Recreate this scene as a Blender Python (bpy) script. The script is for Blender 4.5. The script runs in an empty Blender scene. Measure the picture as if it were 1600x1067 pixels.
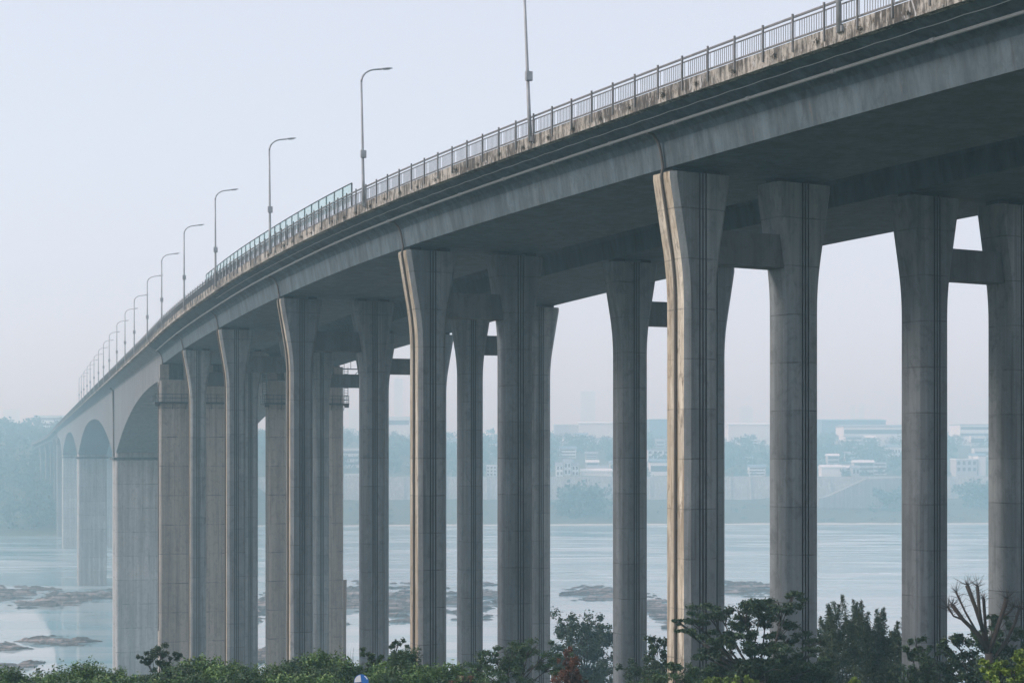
import bpy, math, random
import numpy as np
R = math.radians
sc = bpy.context.scene
COL = sc.collection

# ---------------------------------------------------------------- camera, sky, sun, exposure
F = 2600.0            # focal length in pixels of the 1600 px wide photograph
HZ = 713.0            # picture row of the horizon
EYE = 47.6            # camera height above the water (water is z = 0)
cam_d = bpy.data.cameras.new('camera'); cam = bpy.data.objects.new('camera', cam_d); COL.objects.link(cam)
cam.location = (0, 0, EYE); cam.rotation_euler = (R(90), 0, 0)
cam_d.sensor_width = 36; cam_d.lens = 36 * F / 1600; cam_d.shift_y = (HZ - 533.5) / 1600
cam_d.clip_start = 0.5; cam_d.clip_end = 30000
sc.camera = cam

SUN_EL, SUN_AZ = 27.0, -106.0        # azimuth from +Y towards +X
w = bpy.data.worlds.new('World'); sc.world = w; w.use_nodes = True
nt = w.node_tree; bg = nt.nodes['Background']
sky = nt.nodes.new('ShaderNodeTexSky'); sky.sky_type = 'NISHITA'; sky.sun_disc = False
sky.sun_elevation = R(SUN_EL); sky.sun_rotation = R(SUN_AZ)
sky.air_density = 1.0; sky.dust_density = 0.6; sky.ozone_density = 1.0
hs = nt.nodes.new('ShaderNodeHueSaturation'); hs.inputs['Saturation'].default_value = 0.42
cloud = nt.nodes.new('ShaderNodeMix'); cloud.data_type = 'RGBA'; cloud.inputs[0].default_value = .86      # even cloud sheet over the clear sky
cloud.inputs[7].default_value = (2.72, 2.95, 3.52, 1)
nt.links.new(sky.outputs[0], hs.inputs['Color']); nt.links.new(hs.outputs[0], cloud.inputs[6]); nt.links.new(cloud.outputs[2], bg.inputs['Color'])
bg.inputs['Strength'].default_value = 0.15
sun_d = bpy.data.lights.new('sun', 'SUN'); sun = bpy.data.objects.new('sun', sun_d); COL.objects.link(sun)
sun_d.energy = 1.6; sun_d.angle = R(15); sun_d.color = (1.0, 0.97, 0.93)
el, az = R(SUN_EL), R(SUN_AZ)
sun.rotation_euler = (math.pi / 2 - el, 0, -az + math.pi)
sc.view_settings.view_transform = 'Standard'; sc.view_settings.look = 'None'
sc.view_settings.exposure = 0.8; sc.view_settings.gamma = 1.0
sc.render.engine = 'CYCLES'
cy = sc.cycles
cy.use_denoising = True
cy.max_bounces = 8; cy.diffuse_bounces = 4; cy.glossy_bounces = 3; cy.transmission_bounces = 4; cy.volume_bounces = 5
cy.transparent_max_bounces = 12
cy.caustics_reflective = False; cy.caustics_refractive = False

# ---------------------------------------------------------------- helpers
def at(x, y, Y):
    """a photograph pixel at depth Y -> world point"""
    return np.array([(x - 800) / F * Y, Y, EYE - (y - HZ) / F * Y])

def tag(o, label=None, cat=None, group=None, kind=None):
    if label: o['label'] = label
    if cat: o['category'] = cat
    if group: o['group'] = group
    if kind: o['kind'] = kind
    return o

def empty(name, loc, label=None, cat=None, group=None):
    o = bpy.data.objects.new(name, None); COL.objects.link(o); o.location = loc; o.empty_display_size = 0.3
    return tag(o, label, cat, group)

def wloc(o):
    v = np.array(o.location[:]); 
    if o.parent: v = v + wloc(o.parent)
    return v

class MB:
    """collects world-space geometry; build() links it as one mesh object"""
    def __init__(s): s.v = []; s.f = []; s.m = []
    def add(s, vs, fs, mi=0):
        b = len(s.v); s.v.extend([tuple(map(float, p)) for p in vs])
        for f in fs: s.f.append([b + i for i in f]); s.m.append(mi)
    def box(s, c, ax, ay, az_, mi=0):
        """centre and three half-axis vectors"""
        c, ax, ay, az_ = map(np.asarray, (c, ax, ay, az_))
        vs = [c + i * ax + j * ay + k * az_ for k in (-1, 1) for j in (-1, 1) for i in (-1, 1)]
        s.add(vs, [(0, 2, 3, 1), (4, 5, 7, 6), (0, 1, 5, 4), (2, 6, 7, 3), (0, 4, 6, 2), (1, 3, 7, 5)], mi)
    def aabox(s, x0, x1, y0, y1, z0, z1, mi=0):
        s.box(((x0 + x1) / 2, (y0 + y1) / 2, (z0 + z1) / 2), ((x1 - x0) / 2, 0, 0), (0, (y1 - y0) / 2, 0), (0, 0, (z1 - z0) / 2), mi)
    def tube(s, pts, rad, n=8, mi=0, cap=True):
        pts = [np.asarray(p, float) for p in pts]
        if not hasattr(rad, '__len__'): rad = [rad] * len(pts)
        rings = []; up = None
        for i, p in enumerate(pts):
            d = pts[min(i + 1, len(pts) - 1)] - pts[max(i - 1, 0)]
            d = d / (np.linalg.norm(d) + 1e-9)
            if up is None: up = np.array([0, 0, 1.]) if abs(d[2]) < .9 else np.array([1., 0, 0])
            a = np.cross(d, up); a /= np.linalg.norm(a) + 1e-9; b = np.cross(a, d); up = b
            rings.append([p + rad[i] * (math.cos(2 * math.pi * k / n) * a + math.sin(2 * math.pi * k / n) * b) for k in range(n)])
        vs = [q for r in rings for q in r]; fs = []
        for i in range(len(pts) - 1):
            for k in range(n):
                fs.append((i * n + k, i * n + (k + 1) % n, (i + 1) * n + (k + 1) % n, (i + 1) * n + k))
        if cap: fs.append(tuple(range(n - 1, -1, -1))); fs.append(tuple((len(pts) - 1) * n + k for k in range(n)))
        s.add(vs, fs, mi)
    def loft(s, rings, mi=0, cap=True, mats=None):
        n = len(rings[0]); fs = []; vs = [q for r in rings for q in r]; b = len(s.v)
        s.v.extend([tuple(map(float, p)) for p in vs])
        for i in range(len(rings) - 1):
            for k in range(n):
                s.f.append([b + i * n + k, b + i * n + (k + 1) % n, b + (i + 1) * n + (k + 1) % n, b + (i + 1) * n + k])
                s.m.append(mats[k] if mats else mi)
        if cap:
            s.f.append([b + k for k in range(n - 1, -1, -1)]); s.m.append(mi)
            s.f.append([b + (len(rings) - 1) * n + k for k in range(n)]); s.m.append(mi)
    def build(s, name, mats, parent=None, smooth=False):
        if not isinstance(mats, (list, tuple)): mats = [mats]
        off = wloc(parent) if parent else np.zeros(3)
        me = bpy.data.meshes.new(name)
        v = np.array(s.v, float) - off
        me.from_pydata(v.tolist(), [], s.f)
        for m in mats: me.materials.append(m)
        if len(mats) > 1: me.polygons.foreach_set('material_index', s.m)
        if smooth: me.polygons.foreach_set('use_smooth', [True] * len(s.f))
        me.update()
        o = bpy.data.objects.new(name, me); COL.objects.link(o)
        if parent: o.parent = parent
        return o
    def build_at(s, name, mats, loc, smooth=False):
        """top-level mesh with its origin at loc"""
        o = s.build(name, mats, None, smooth)
        loc = np.asarray(loc, float)
        me = o.data; co = np.empty(len(me.vertices) * 3); me.vertices.foreach_get('co', co)
        co = co.reshape(-1, 3) - loc; me.vertices.foreach_set('co', co.ravel()); me.update(); o.location = loc
        return o

# ---------------------------------------------------------------- materials
def mat(name, base=(.5, .5, .5), rough=.8, metal=0.0, **kw):
    m = bpy.data.materials.new(name); m.use_nodes = True
    b = m.node_tree.nodes['Principled BSDF']
    b.inputs['Base Color'].default_value = (*base, 1); b.inputs['Roughness'].default_value = rough
    b.inputs['Metallic'].default_value = metal
    for k, v in kw.items(): b.inputs[k].default_value = v
    return m

class NT:
    def __init__(s, m): s.t = m.node_tree; s.b = s.t.nodes['Principled BSDF']
    def n(s, typ, **kw):
        d = s.t.nodes.new(typ)
        for k, v in kw.items(): setattr(d, k, v)
        return d
    def l(s, a, b): s.t.links.new(a, b)
    def pos(s): return s.n('ShaderNodeNewGeometry').outputs['Position']
    def scale(s, vec, sx, sy, sz):
        d = s.n('ShaderNodeVectorMath', operation='MULTIPLY'); s.l(vec, d.inputs[0]); d.inputs[1].default_value = (sx, sy, sz); return d.outputs[0]
    def noise(s, vec, sc_, det=4, rough=.55, dist=0):
        d = s.n('ShaderNodeTexNoise'); s.l(vec, d.inputs['Vector']); d.inputs['Scale'].default_value = sc_
        d.inputs['Detail'].default_value = det; d.inputs['Roughness'].default_value = rough; d.inputs['Distortion'].default_value = dist
        return d.outputs['Fac']
    def ramp(s, fac, stops):
        d = s.n('ShaderNodeValToRGB'); e = d.color_ramp.elements
        while len(e) < len(stops): e.new(0.5)
        for q, (p, c) in zip(e, stops):
            q.position = p; q.color = (*c, 1) if hasattr(c, '__len__') else (c, c, c, 1)
        s.l(fac, d.inputs['Fac']); return d.outputs['Color']
    def mix(s, fac, a, b, mode='MIX'):
        d = s.n('ShaderNodeMix', data_type='RGBA', blend_type=mode)
        for sock, val in ((d.inputs[0], fac), (d.inputs[6], a), (d.inputs[7], b)):
            if hasattr(val, 'is_linked'): s.l(val, sock)
            elif hasattr(val, '__len__'): sock.default_value = (*val, 1)
            else: sock.default_value = val
        return d.outputs[2]
    def math(s, op, a, b=0.0):
        d = s.n('ShaderNodeMath', operation=op)
        for sock, val in ((d.inputs[0], a), (d.inputs[1], b)):
            if hasattr(val, 'is_linked'): s.l(val, sock)
            else: sock.default_value = val
        return d.outputs[0]
    def sep(s, vec):
        d = s.n('ShaderNodeSeparateXYZ'); s.l(vec, d.inputs[0]); return d.outputs
    def bump(s, h, strength=.3, dist=.05):
        d = s.n('ShaderNodeBump'); d.inputs['Strength'].default_value = strength; d.inputs['Distance'].default_value = dist
        s.l(h, d.inputs['Height']); s.l(d.outputs[0], s.b.inputs['Normal'])
    def col(s, c): s.l(c, s.b.inputs['Base Color'])

def concrete(name, c0, c1, streak=.5, joint=4.6, stain=None, jstr=.75, stain_amt=.6):
    """cast concrete: cloudy tone, vertical run-off streaks, dark formwork joints"""
    m = mat(name, rough=.85); t = NT(m); p = t.pos()
    cloud = t.noise(t.scale(p, 1, 1, .6), .45, 5, .6)
    c = t.ramp(cloud, [(.3, c0), (.7, c1)])
    run = t.noise(t.scale(p, 1, 1, .035), 2.6, 4, .7)
    c = t.mix(t.math('MULTIPLY', t.ramp(run, [(.38, 0), (.75, 1)]), streak), c, tuple(x * .36 for x in c0))
    run2 = t.noise(t.scale(p, 1, 1, .02), 1.1, 3, .6)
    c = t.mix(t.math('MULTIPLY', t.ramp(run2, [(.42, 0), (.66, 1)]), .55), c, tuple(min(1, x * 1.45) for x in c1))
    pat = t.noise(t.scale(p, 1, 1, .7), 1.7, 6, .7, .5)
    c = t.mix(t.math('MULTIPLY', t.ramp(pat, [(.5, 0), (.66, 1)]), .5), c, tuple(x * .5 for x in c0))
    c = t.mix(t.math('MULTIPLY', t.ramp(t.noise(p, 7, 4, .7), [(.55, 0), (.75, 1)]), .25), c, tuple(min(1, x * 1.5) for x in c1))
    if stain:
        st = t.noise(t.scale(p, 1, 1, .12), 1.0, 5, .7, .6)
        c = t.mix(t.math('MULTIPLY', t.ramp(st, [(.38, 0), (.56, 1)]), stain_amt), c, stain)
        st2 = t.noise(t.scale(p, 1, 1, .25), 2.2, 6, .75, 1.0)
        c = t.mix(t.math('MULTIPLY', t.ramp(st2, [(.54, 0), (.66, 1)]), .8), c, (.085, .058, .04))
        st3 = t.noise(t.scale(p, 1, 1, .05), 4.5, 4, .65)
        c = t.mix(t.math('MULTIPLY', t.ramp(st3, [(.5, 0), (.62, 1)]), .6), c, (.16, .12, .085))
    rs = t.noise(t.scale(p, 1, 1, .018), 5.5, 3, .6)
    c = t.mix(t.math('MULTIPLY', t.ramp(rs, [(.62, 0), (.74, 1)]), .4), c, (.14, .095, .065))
    dk = t.noise(t.scale(p, 1, 1, .03), 3.4, 3, .6)
    c = t.mix(t.math('MULTIPLY', t.ramp(dk, [(.59, 0), (.7, 1)]), .45), c, (.045, .045, .048))
    oi = t.n('ShaderNodeObjectInfo').outputs['Random']
    c = t.mix(1.0, c, t.ramp(oi, [(0, (.80, .81, .82)), (1, (1.16, 1.14, 1.1))]), 'MULTIPLY')
    if joint:
        z = t.sep(p)[2]
        wob = t.math('MULTIPLY', t.noise(p, .5, 2), .12)
        fr = t.math('FRACT', t.math('DIVIDE', t.math('ADD', z, wob), joint))
        jl = t.math('LESS_THAN', fr, .026)
        patch = t.ramp(t.noise(p, .8, 3), [(.38, .1), (.62, 1)])
        c = t.mix(t.math('MULTIPLY', t.math('MULTIPLY', jl, jstr), patch), c, (.04, .04, .045))
        # slight tone change from one pour to the next
        fl = t.math('FLOOR', t.math('DIVIDE', z, joint))
        wn = t.n('ShaderNodeTexWhiteNoise', noise_dimensions='1D'); t.l(fl, wn.inputs['W'])
        c = t.mix(t.math('MULTIPLY', wn.outputs['Value'], .22), c, tuple(x * .55 for x in c0))
    t.col(c)
    t.bump(t.noise(p, 9, 5, .6), .25, .02)
    return m

M = {}
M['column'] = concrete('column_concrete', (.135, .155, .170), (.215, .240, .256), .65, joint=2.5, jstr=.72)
M['column_side'] = concrete('stained_lit_column_side', (.44, .40, .33), (.60, .56, .48), .4, joint=2.5, jstr=.5, stain=(.33, .265, .185), stain_amt=.8)  # real stains; the pale base also paints in the light on these left faces
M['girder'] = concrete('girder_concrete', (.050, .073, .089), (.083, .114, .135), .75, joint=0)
M['main_girder'] = concrete('segment_concrete', (.14, .155, .165), (.22, .235, .245), .6, joint=0)
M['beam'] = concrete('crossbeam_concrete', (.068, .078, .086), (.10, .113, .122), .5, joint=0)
M['wallpier'] = concrete('wall_pier_concrete', (.21, .20, .19), (.30, .285, .268), .55, joint=4.2, jstr=.9)
M['river_wall'] = concrete('river_pier_concrete', (.31, .31, .31), (.45, .445, .435), .45, joint=5.2, jstr=.8)
M['bearing'] = mat('bearing_steel', (.03, .032, .035), .6)
M['pipe'] = mat('plastic_pipe', (.26, .27, .275), .5)
M['rust_pipe'] = mat('stained_pipe', (.10, .085, .075), .7)
M['cable'] = mat('pale_cable', (.42, .43, .44), .5)
M['steel_dark'] = mat('dark_steel', (.045, .047, .05), .55, .3)
M['groove'] = mat('dark_groove', (.035, .033, .036), .9)  # plain dark tone on the faces inside the column grooves

# segment joints of the cast-in-place cantilevers
m = M['main_girder']; t = NT(m); old = t.b.inputs['Base Color'].links[0].from_socket
dv = t.n('ShaderNodeVectorMath', operation='DOT_PRODUCT'); t.l(t.pos(), dv.inputs[0]); dv.inputs[1].default_value = (-.2812, .9596, 0)
jl = t.math('LESS_THAN', t.math('FRACT', t.math('DIVIDE', dv.outputs['Value'], 4.5)), .035)
t.col(t.mix(t.math('MULTIPLY', jl, .6), old, (.03, .035, .04)))
# stained cream fascia
m = mat('stained_parapet', rough=.9); t = NT(m); p = t.pos()
c = t.ramp(t.noise(p, .8, 5, .65), [(.3, (.36, .33, .28)), (.7, (.52, .48, .42))])
big = t.noise(p, .35, 4, .7)
drip = t.math('ADD', t.math('MULTIPLY', t.noise(t.scale(p, 1, 1, .16), 4.5, 6, .75, .4), .65), t.math('MULTIPLY', big, .4))
c = t.mix(t.ramp(drip, [(.46, 0), (.57, .95)]), c, (.05, .043, .038))
c = t.mix(t.ramp(t.noise(t.scale(p, 1, 1, .5), 9, 6, .75, .3), [(.52, 0), (.63, .85)]), c, (.10, .07, .045))
c = t.mix(t.ramp(t.noise(t.scale(p, 1, 1, .4), 2.4, 5, .75, .8), [(.58, 0), (.68, .85)]), c, (.58, .57, .56))
t.col(c); t.bump(t.noise(p, 6, 5, .7), .5, .03); M['fascia'] = m

m = mat('railing_steel', rough=.5, metal=.2); t = NT(m)
t.col(t.ramp(t.noise(t.pos(), 3, 4, .6), [(.35, (.14, .138, .136)), (.7, (.22, .21, .20))])); M['rail'] = m
m = mat('lamp_steel', rough=.45, metal=.25); t = NT(m)
t.col(t.ramp(t.noise(t.pos(), 2, 4, .6), [(.35, (.30, .305, .31)), (.7, (.40, .405, .41))])); M['lamp'] = m
M['lens'] = mat('lamp_lens', (.6, .6, .58), .2)
M['glass'] = mat('screen_glass', (.40, .60, .62), .08, **{'Alpha': .42})

# ---------------------------------------------------------------- bridge axis (line of the first column of each portal)
ctrl = [(63.5, 4.0), (43.5, 29.3), (25.6, 56.0), (9.08, 84.2), (-5.72, 112.7), (-18.42, 144.25), (-29.4, 176.65), (-39.5, 208.95)]
T0 = (-48.78, 240.65); SL = -762.0 / F
for Y in (240.65, 280, 320, 360, 420, 480, 540, 612, 680, 760, 864, 920, 984):
    ctrl.append((T0[0] + SL * (Y - T0[1]), Y))
ctrl += [(-278.0, 1020), (-290.5, 1058), (-304, 1096), (-321, 1140), (-337, 1180)]
ctrl = np.array(ctrl)
def _spline(pts):
    out = []
    d = np.linalg.norm(np.diff(pts, axis=0), axis=1); u = np.concatenate([[0], np.cumsum(d)])
    tg = np.zeros_like(pts)
    for i in range(len(pts)):
        if 0 < i < len(pts) - 1:
            h0, h1 = d[i - 1], d[i]
            tg[i] = ((pts[i] - pts[i - 1]) / h0 * h1 + (pts[i + 1] - pts[i]) / h1 * h0) / (h0 + h1)
    tg[0] = (pts[1] - pts[0]) / d[0]; tg[-1] = (pts[-1] - pts[-2]) / d[-1]
    for i in range(len(pts) - 1):
        n = max(2, int(d[i] / .5))
        for k in range(n):
            q = k / n; h = d[i]
            h00 = 2 * q**3 - 3 * q**2 + 1; h10 = q**3 - 2 * q**2 + q; h01 = -2 * q**3 + 3 * q**2; h11 = q**3 - q**2
            out.append(h00 * pts[i] + h10 * h * tg[i] + h01 * pts[i + 1] + h11 * h * tg[i + 1])
    out.append(pts[-1]); return np.array(out)
AX = _spline(ctrl)
AS = np.concatenate([[0], np.cumsum(np.linalg.norm(np.diff(AX, axis=0), axis=1))])
TG = np.gradient(AX, AS, axis=0); TG /= np.linalg.norm(TG, axis=1)[:, None]
def s_of(pt):
    i = int(np.argmin(np.linalg.norm(AX - np.array(pt), axis=1))); return float(AS[i])
def fr(s):
    x = np.interp(s, AS, AX[:, 0]); y = np.interp(s, AS, AX[:, 1])
    tx = np.interp(s, AS, TG[:, 0]); ty = np.interp(s, AS, TG[:, 1]); L = math.hypot(tx, ty)
    tau = np.array([tx / L, ty / L, 0]); nrm = np.array([ty / L, -tx / L, 0])
    return np.array([x, y, 0]), tau, nrm
S_BENT = [s_of(ctrl[i]) for i in range(3, 8)]            # five portals
S_T = s_of(ctrl[8]); S_P = [s_of((T0[0] + SL * (Y - T0[1]), Y)) for Y in (367.5, 619.5, 871.5)]
S_T2 = s_of((T0[0] + SL * (990 - T0[1]), 990)); S_END = AS[-1]
S_FAR = [S_T2 + 34 * k for k in range(1, 6)]
# soffit height of the approach girder
_zs = [(0, 15.55), (s_of(ctrl[1]), 15.15), (s_of(ctrl[2]), 14.78), (S_BENT[0], 14.42), (S_BENT[1], 14.05), (S_BENT[2], 13.80), (S_BENT[3], 13.62), (S_BENT[4], 13.5), (S_T, 13.4), (S_P[2], 13.2), (S_T2, 13.0), (S_END, 5.5)]
def z0(s): return EYE + float(np.interp(s, [a for a, b in _zs], [b for a, b in _zs]))
SP, DK, HALF = 6.5, 15.6, 3.25           # column spacing, deck spacing
def pt(s, t, z):
    P, tau, n = fr(s); return P + n * t + np.array([0, 0, z])

def haunch(s):
    """soffit height of the main spans above eye level"""
    E = 7.5; zp = .8; mid = 10.75; pw = 2.35
    nodes = [S_T] + S_P + [S_T2]
    if s <= S_P[0]:
        u = (S_P[0] - E - s) / (S_P[0] - E - S_T); top = 11.2
    elif s >= S_P[2]:
        u = (s - S_P[2] - E) / (S_T2 - S_P[2] - E); top = 10.9
    else:
        i = 0 if s < S_P[1] else 1
        a, b = S_P[i] + E, S_P[i + 1] - E
        u = 1 - abs(s - (a + b) / 2) / ((b - a) / 2); top = mid
    u = min(1, max(0, u))
    return EYE + zp + (top - zp) * (1 - (1 - u) ** pw)

def profile(s, deck, main=False):
    """closed cross-section of one carriageway girder: (t, z) pairs"""
    z = z0(s); zb = haunch(s) if main else z
    wl = 1.80 if main else 1.65
    P = [(-wl, zb), (-1.85, z + 1.25), (-2.02, z + 1.55), (-2.45, z + 1.85), (-3.72, z + 2.44), (-3.72, z + 2.98),
         (10.9, z + 2.98), (10.9, z + 2.5), (9.0, z + 1.85), (8.5, z + 1.55), (8.35, z + 1.25), (SP + wl, zb)]
    if deck == 1: P = [(DK + SP - a, b) for a, b in P][::-1]
    return P

# ---------------------------------------------------------------- terrain height (shared with planting)
def ground_z(x, y):
    near = np.interp(y, [-60, 20, 62, 75, 95, 130, 200, 300, 335, 355, 1120], [41, 39, 37.6, 36.3, 32.5, 28, 18, 4.0, .6, -2.5, -4])
    near = near + .5 * np.sin(x * .11 + y * .05) * (y < 300)
    sh = 1150 + 25 * np.sin(x / 260.0)                       # far shore line
    d = y - sh
    farc = np.interp(d, [-60, -10, 0, 60, 135, 150, 152, 230, 330, 470, 620, 1100, 5000], [-4, -1.5, .2, 4, 13, 15, 31, 33, 42, 57, 65, 70, 80])
    fade = np.interp(x, [-250, -180], [1, 0])                 # left: wooded hill instead of the quay
    hill = np.interp(d, [-170, -130, -60, 40, 140, 260, 500, 900], [-4, .3, 12, 34, 52, 62, 70, 74])
    farz = farc * (1 - fade) + hill * fade
    return np.where(y < 700, near, farz)
GZ = lambda x, y: float(ground_z(np.float64(x), np.float64(y)))

# ================================================================ STRUCTURE
def soil(name, a, b, sc_=.15):
    m = mat(name, rough=.95); t = NT(m); p = t.pos()
    c = t.ramp(t.noise(p, sc_, 6, .6), [(.35, a), (.65, b)])
    c = t.mix(t.ramp(t.noise(p, sc_ * 9, 5, .6), [(.5, 0), (.7, .7)]), c, (.10, .085, .06))
    pale = t.n('ShaderNodeMapRange'); t.l(t.sep(p)[1], pale.inputs[0]); pale.inputs[1].default_value = 95; pale.inputs[2].default_value = 130
    far_ = t.math('MULTIPLY', pale.outputs[0], t.math('LESS_THAN', t.sep(p)[1], 700))
    c = t.mix(t.math('MULTIPLY', far_, .85), c, (.34, .31, .27))       # unseen near bank made paler to bounce light up onto the columns
    s_ = t.sep(p); sand = t.math('MULTIPLY', t.math('GREATER_THAN', s_[1], 1000), t.math('LESS_THAN', t.math('ADD', s_[2], t.math('MULTIPLY', t.noise(p, .03, 3), .8)), 1.0))
    c = t.mix(sand, c, (.50, .47, .42))
    t.col(c); t.bump(t.noise(p, sc_ * 14, 5, .6), .6, .2); return m
M['soil'] = soil('grassy_earth', (.05, .065, .03), (.10, .11, .05))
ys = np.concatenate([np.arange(-60, 380, 8.), np.arange(380, 1000, 60.), np.arange(1000, 1420, 7.), np.arange(1420, 2000, 30.), np.arange(2000, 6001, 250.)])
xs = np.concatenate([np.arange(-4000, -700, 300.), np.arange(-700, 700, 14.), np.arange(700, 4001, 300.)])
X, Yg = np.meshgrid(xs, ys); Z = ground_z(X, Yg)
rng = np.random.default_rng(3)
Z = Z + np.where((Yg > 1170), rng.normal(0, .5, Z.shape), 0) + np.where(Yg < 330, rng.normal(0, .12, Z.shape), 0)
nx = len(xs)
g = MB(); g.v = np.stack([X, Yg, Z], -1).reshape(-1, 3).tolist()
g.f = [[j * nx + i, j * nx + i + 1, (j + 1) * nx + i + 1, (j + 1) * nx + i] for j in range(len(ys) - 1) for i in range(nx - 1)]
g.m = [0] * len(g.f)
tag(g.build('ground', M['soil'], smooth=True), kind='structure')

# river
m = mat('river_water', (.10, .17, .19), .12); m.node_tree.nodes['Principled BSDF'].inputs['IOR'].default_value = 1.33
t = NT(m); p = t.pos(); sx = t.sep(p)
far = t.n('ShaderNodeMapRange'); t.l(sx[1], far.inputs[0]); far.inputs[1].default_value = 500; far.inputs[2].default_value = 620
streak = t.noise(t.scale(p, .012, .05, 0), 1.0, 5, .6, .8)
rip = t.noise(t.scale(p, .25, .9, 0), 1.0, 4, .65, .3)
rip2 = t.noise(t.scale(p, .03, .14, 0), 1.0, 3, .6, .5)
hsum = t.math('ADD', t.math('MULTIPLY', rip, .35), rip2)
bmp = t.n('ShaderNodeBump'); bmp.inputs['Distance'].default_value = .6
t.l(hsum, bmp.inputs['Height'])
amt = t.math('ADD', .025, t.math('MULTIPLY', far.outputs[0], .3))
t.l(t.math('MULTIPLY', amt, t.ramp(streak, [(.3, .35), (.7, 1)])), bmp.inputs['Strength'])
t.l(bmp.outputs[0], t.b.inputs['Normal'])
t.l(t.math('ADD', .03, t.math('MULTIPLY', t.math('MULTIPLY', far.outputs[0], t.ramp(streak, [(.4, 0), (.65, 1)])), .25)), t.b.inputs['Roughness'])
t.col(t.mix(t.ramp(streak, [(.4, 0), (.62, 1)]), (.24, .43, .48), (.46, .56, .59)))
M['water'] = m
wm = MB(); wm.add([(-4000, 300, 0), (4000, 300, 0), (4000, 1215, 0), (-4000, 1215, 0)], [(0, 1, 2, 3)])
tag(wm.build('river_water', M['water']), kind='structure')

# ================================================================ BRIDGE
near = empty('road_bridge', pt(S_T, HALF, GZ(*fr(S_T)[0][:2])), 'near carriageway of the grey concrete bridge, with stained cream edge and drain pipes', 'bridge')
farb = empty('road_bridge', pt(S_T, DK + HALF, GZ(*pt(S_T, DK, 0)[:2])), 'second concrete bridge carriageway running behind and beneath view of the nearer one', 'bridge')

def girder(deck, parent):
    ss = list(np.arange(0, S_T, 3.0)) + [S_T - .06]
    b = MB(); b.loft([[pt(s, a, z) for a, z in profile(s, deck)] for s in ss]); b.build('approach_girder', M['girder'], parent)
    ss = sorted(set(list(np.arange(S_T + .06, S_T2, 4.0)) + [S_T2 - .06] + [p + e for p in S_P for e in (-7.5, 7.5)]))
    b = MB(); b.loft([[pt(s, a, z) for a, z in profile(s, deck, True)] for s in ss]); b.build('haunched_girder', M['main_girder'], parent)
    ss = list(np.arange(S_T2 + .06, S_END, 6.0)) + [S_END]
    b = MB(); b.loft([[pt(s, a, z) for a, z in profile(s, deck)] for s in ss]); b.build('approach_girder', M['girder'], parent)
    e0, e1 = (-4.1, -3.72) if deck == 0 else (DK + SP + 3.72, DK + SP + 4.1)
    ss = list(np.arange(0, 420, 2.0)) + list(np.arange(420, S_END, 8.0)) + [S_END]
    b = MB(); b.loft([[pt(s, a, z0(s) + z) for a, z in ((e0, 2.38), (e0, 3.08), (e1, 3.08), (e1, 2.38))] for s in ss])
    b.build('edge_beam', M['fascia'], parent)
girder(0, near); girder(1, farb)

W_, D_, WT, CH, FL = 1.95, 2.0, 3.65, .26, 6.6
def column(s, t_, parent, zt, stained):
    P, tau, n = fr(s); c = P + n * t_; zb = GZ(c[0], c[1]) - 1.5
    zf = zt - FL
    zz = [zb, zf] + [zf + FL * k / 14 for k in range(1, 14)] + [zt - .3, zt]
    rings = []; mats = None
    for z in zz:
        u = min(1, max(0, (z - zf) / (FL - .3)))
        f = 1.434 * u * u if u < .45 else 1.434 * (.2025 + .9 * (u - .45))
        hw = W_ / 2 + (WT - W_) / 2 * f; d = D_ / 2
        pr = [(-hw, -d + CH, 0), (-hw + CH, -d, 0)]
        for k in (-.19, 0, .19):
            pr += [(k - .045, -d, 2), (k - .045, -d + .1, 2), (k + .045, -d + .1, 2), (k + .045, -d, 0)]
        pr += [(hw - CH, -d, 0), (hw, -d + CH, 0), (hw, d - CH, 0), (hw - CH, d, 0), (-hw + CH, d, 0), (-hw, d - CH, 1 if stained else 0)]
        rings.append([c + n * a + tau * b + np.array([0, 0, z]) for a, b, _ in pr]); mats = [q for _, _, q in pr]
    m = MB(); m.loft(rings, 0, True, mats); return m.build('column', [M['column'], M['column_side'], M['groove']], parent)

def portal(s, deck, parent):
    P, tau, n = fr(s); zt = z0(s) - .25; o = 0 if deck == 0 else DK
    b = MB(); c = P + n * (o + HALF)
    b.box(c + np.array([0, 0, zt - 3.55]), n * 2.6, tau * .65, (0, 0, .85))
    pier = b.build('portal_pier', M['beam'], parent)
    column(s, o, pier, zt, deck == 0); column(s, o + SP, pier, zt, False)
    for q in (0, SP):
        for e in (-1.05, 1.05):
            b = MB(); b.box(P + n * (o + q + e) + np.array([0, 0, zt + .122]), n * .4, tau * .45, (0, 0, .126)); b.build('bearing', M['bearing'], pier)
for s in S_BENT + S_FAR:
    portal(s, 0, near); portal(s, 1, farb)

def chamfer_wall(b, s, sh, t0, t1, zb, zt, th, ch=.3):
    P, tau, n = fr(s); P = P + tau * sh
    pr = [(t0, -th / 2 + ch), (t0 + ch, -th / 2), (t1 - ch, -th / 2), (t1, -th / 2 + ch), (t1, th / 2 - ch), (t1 - ch, th / 2), (t0 + ch, th / 2), (t0, th / 2 - ch)]
    b.loft([[P + n * a + tau * v + np.array([0, 0, z]) for a, v in pr] for z in (zb, zt)])

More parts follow.
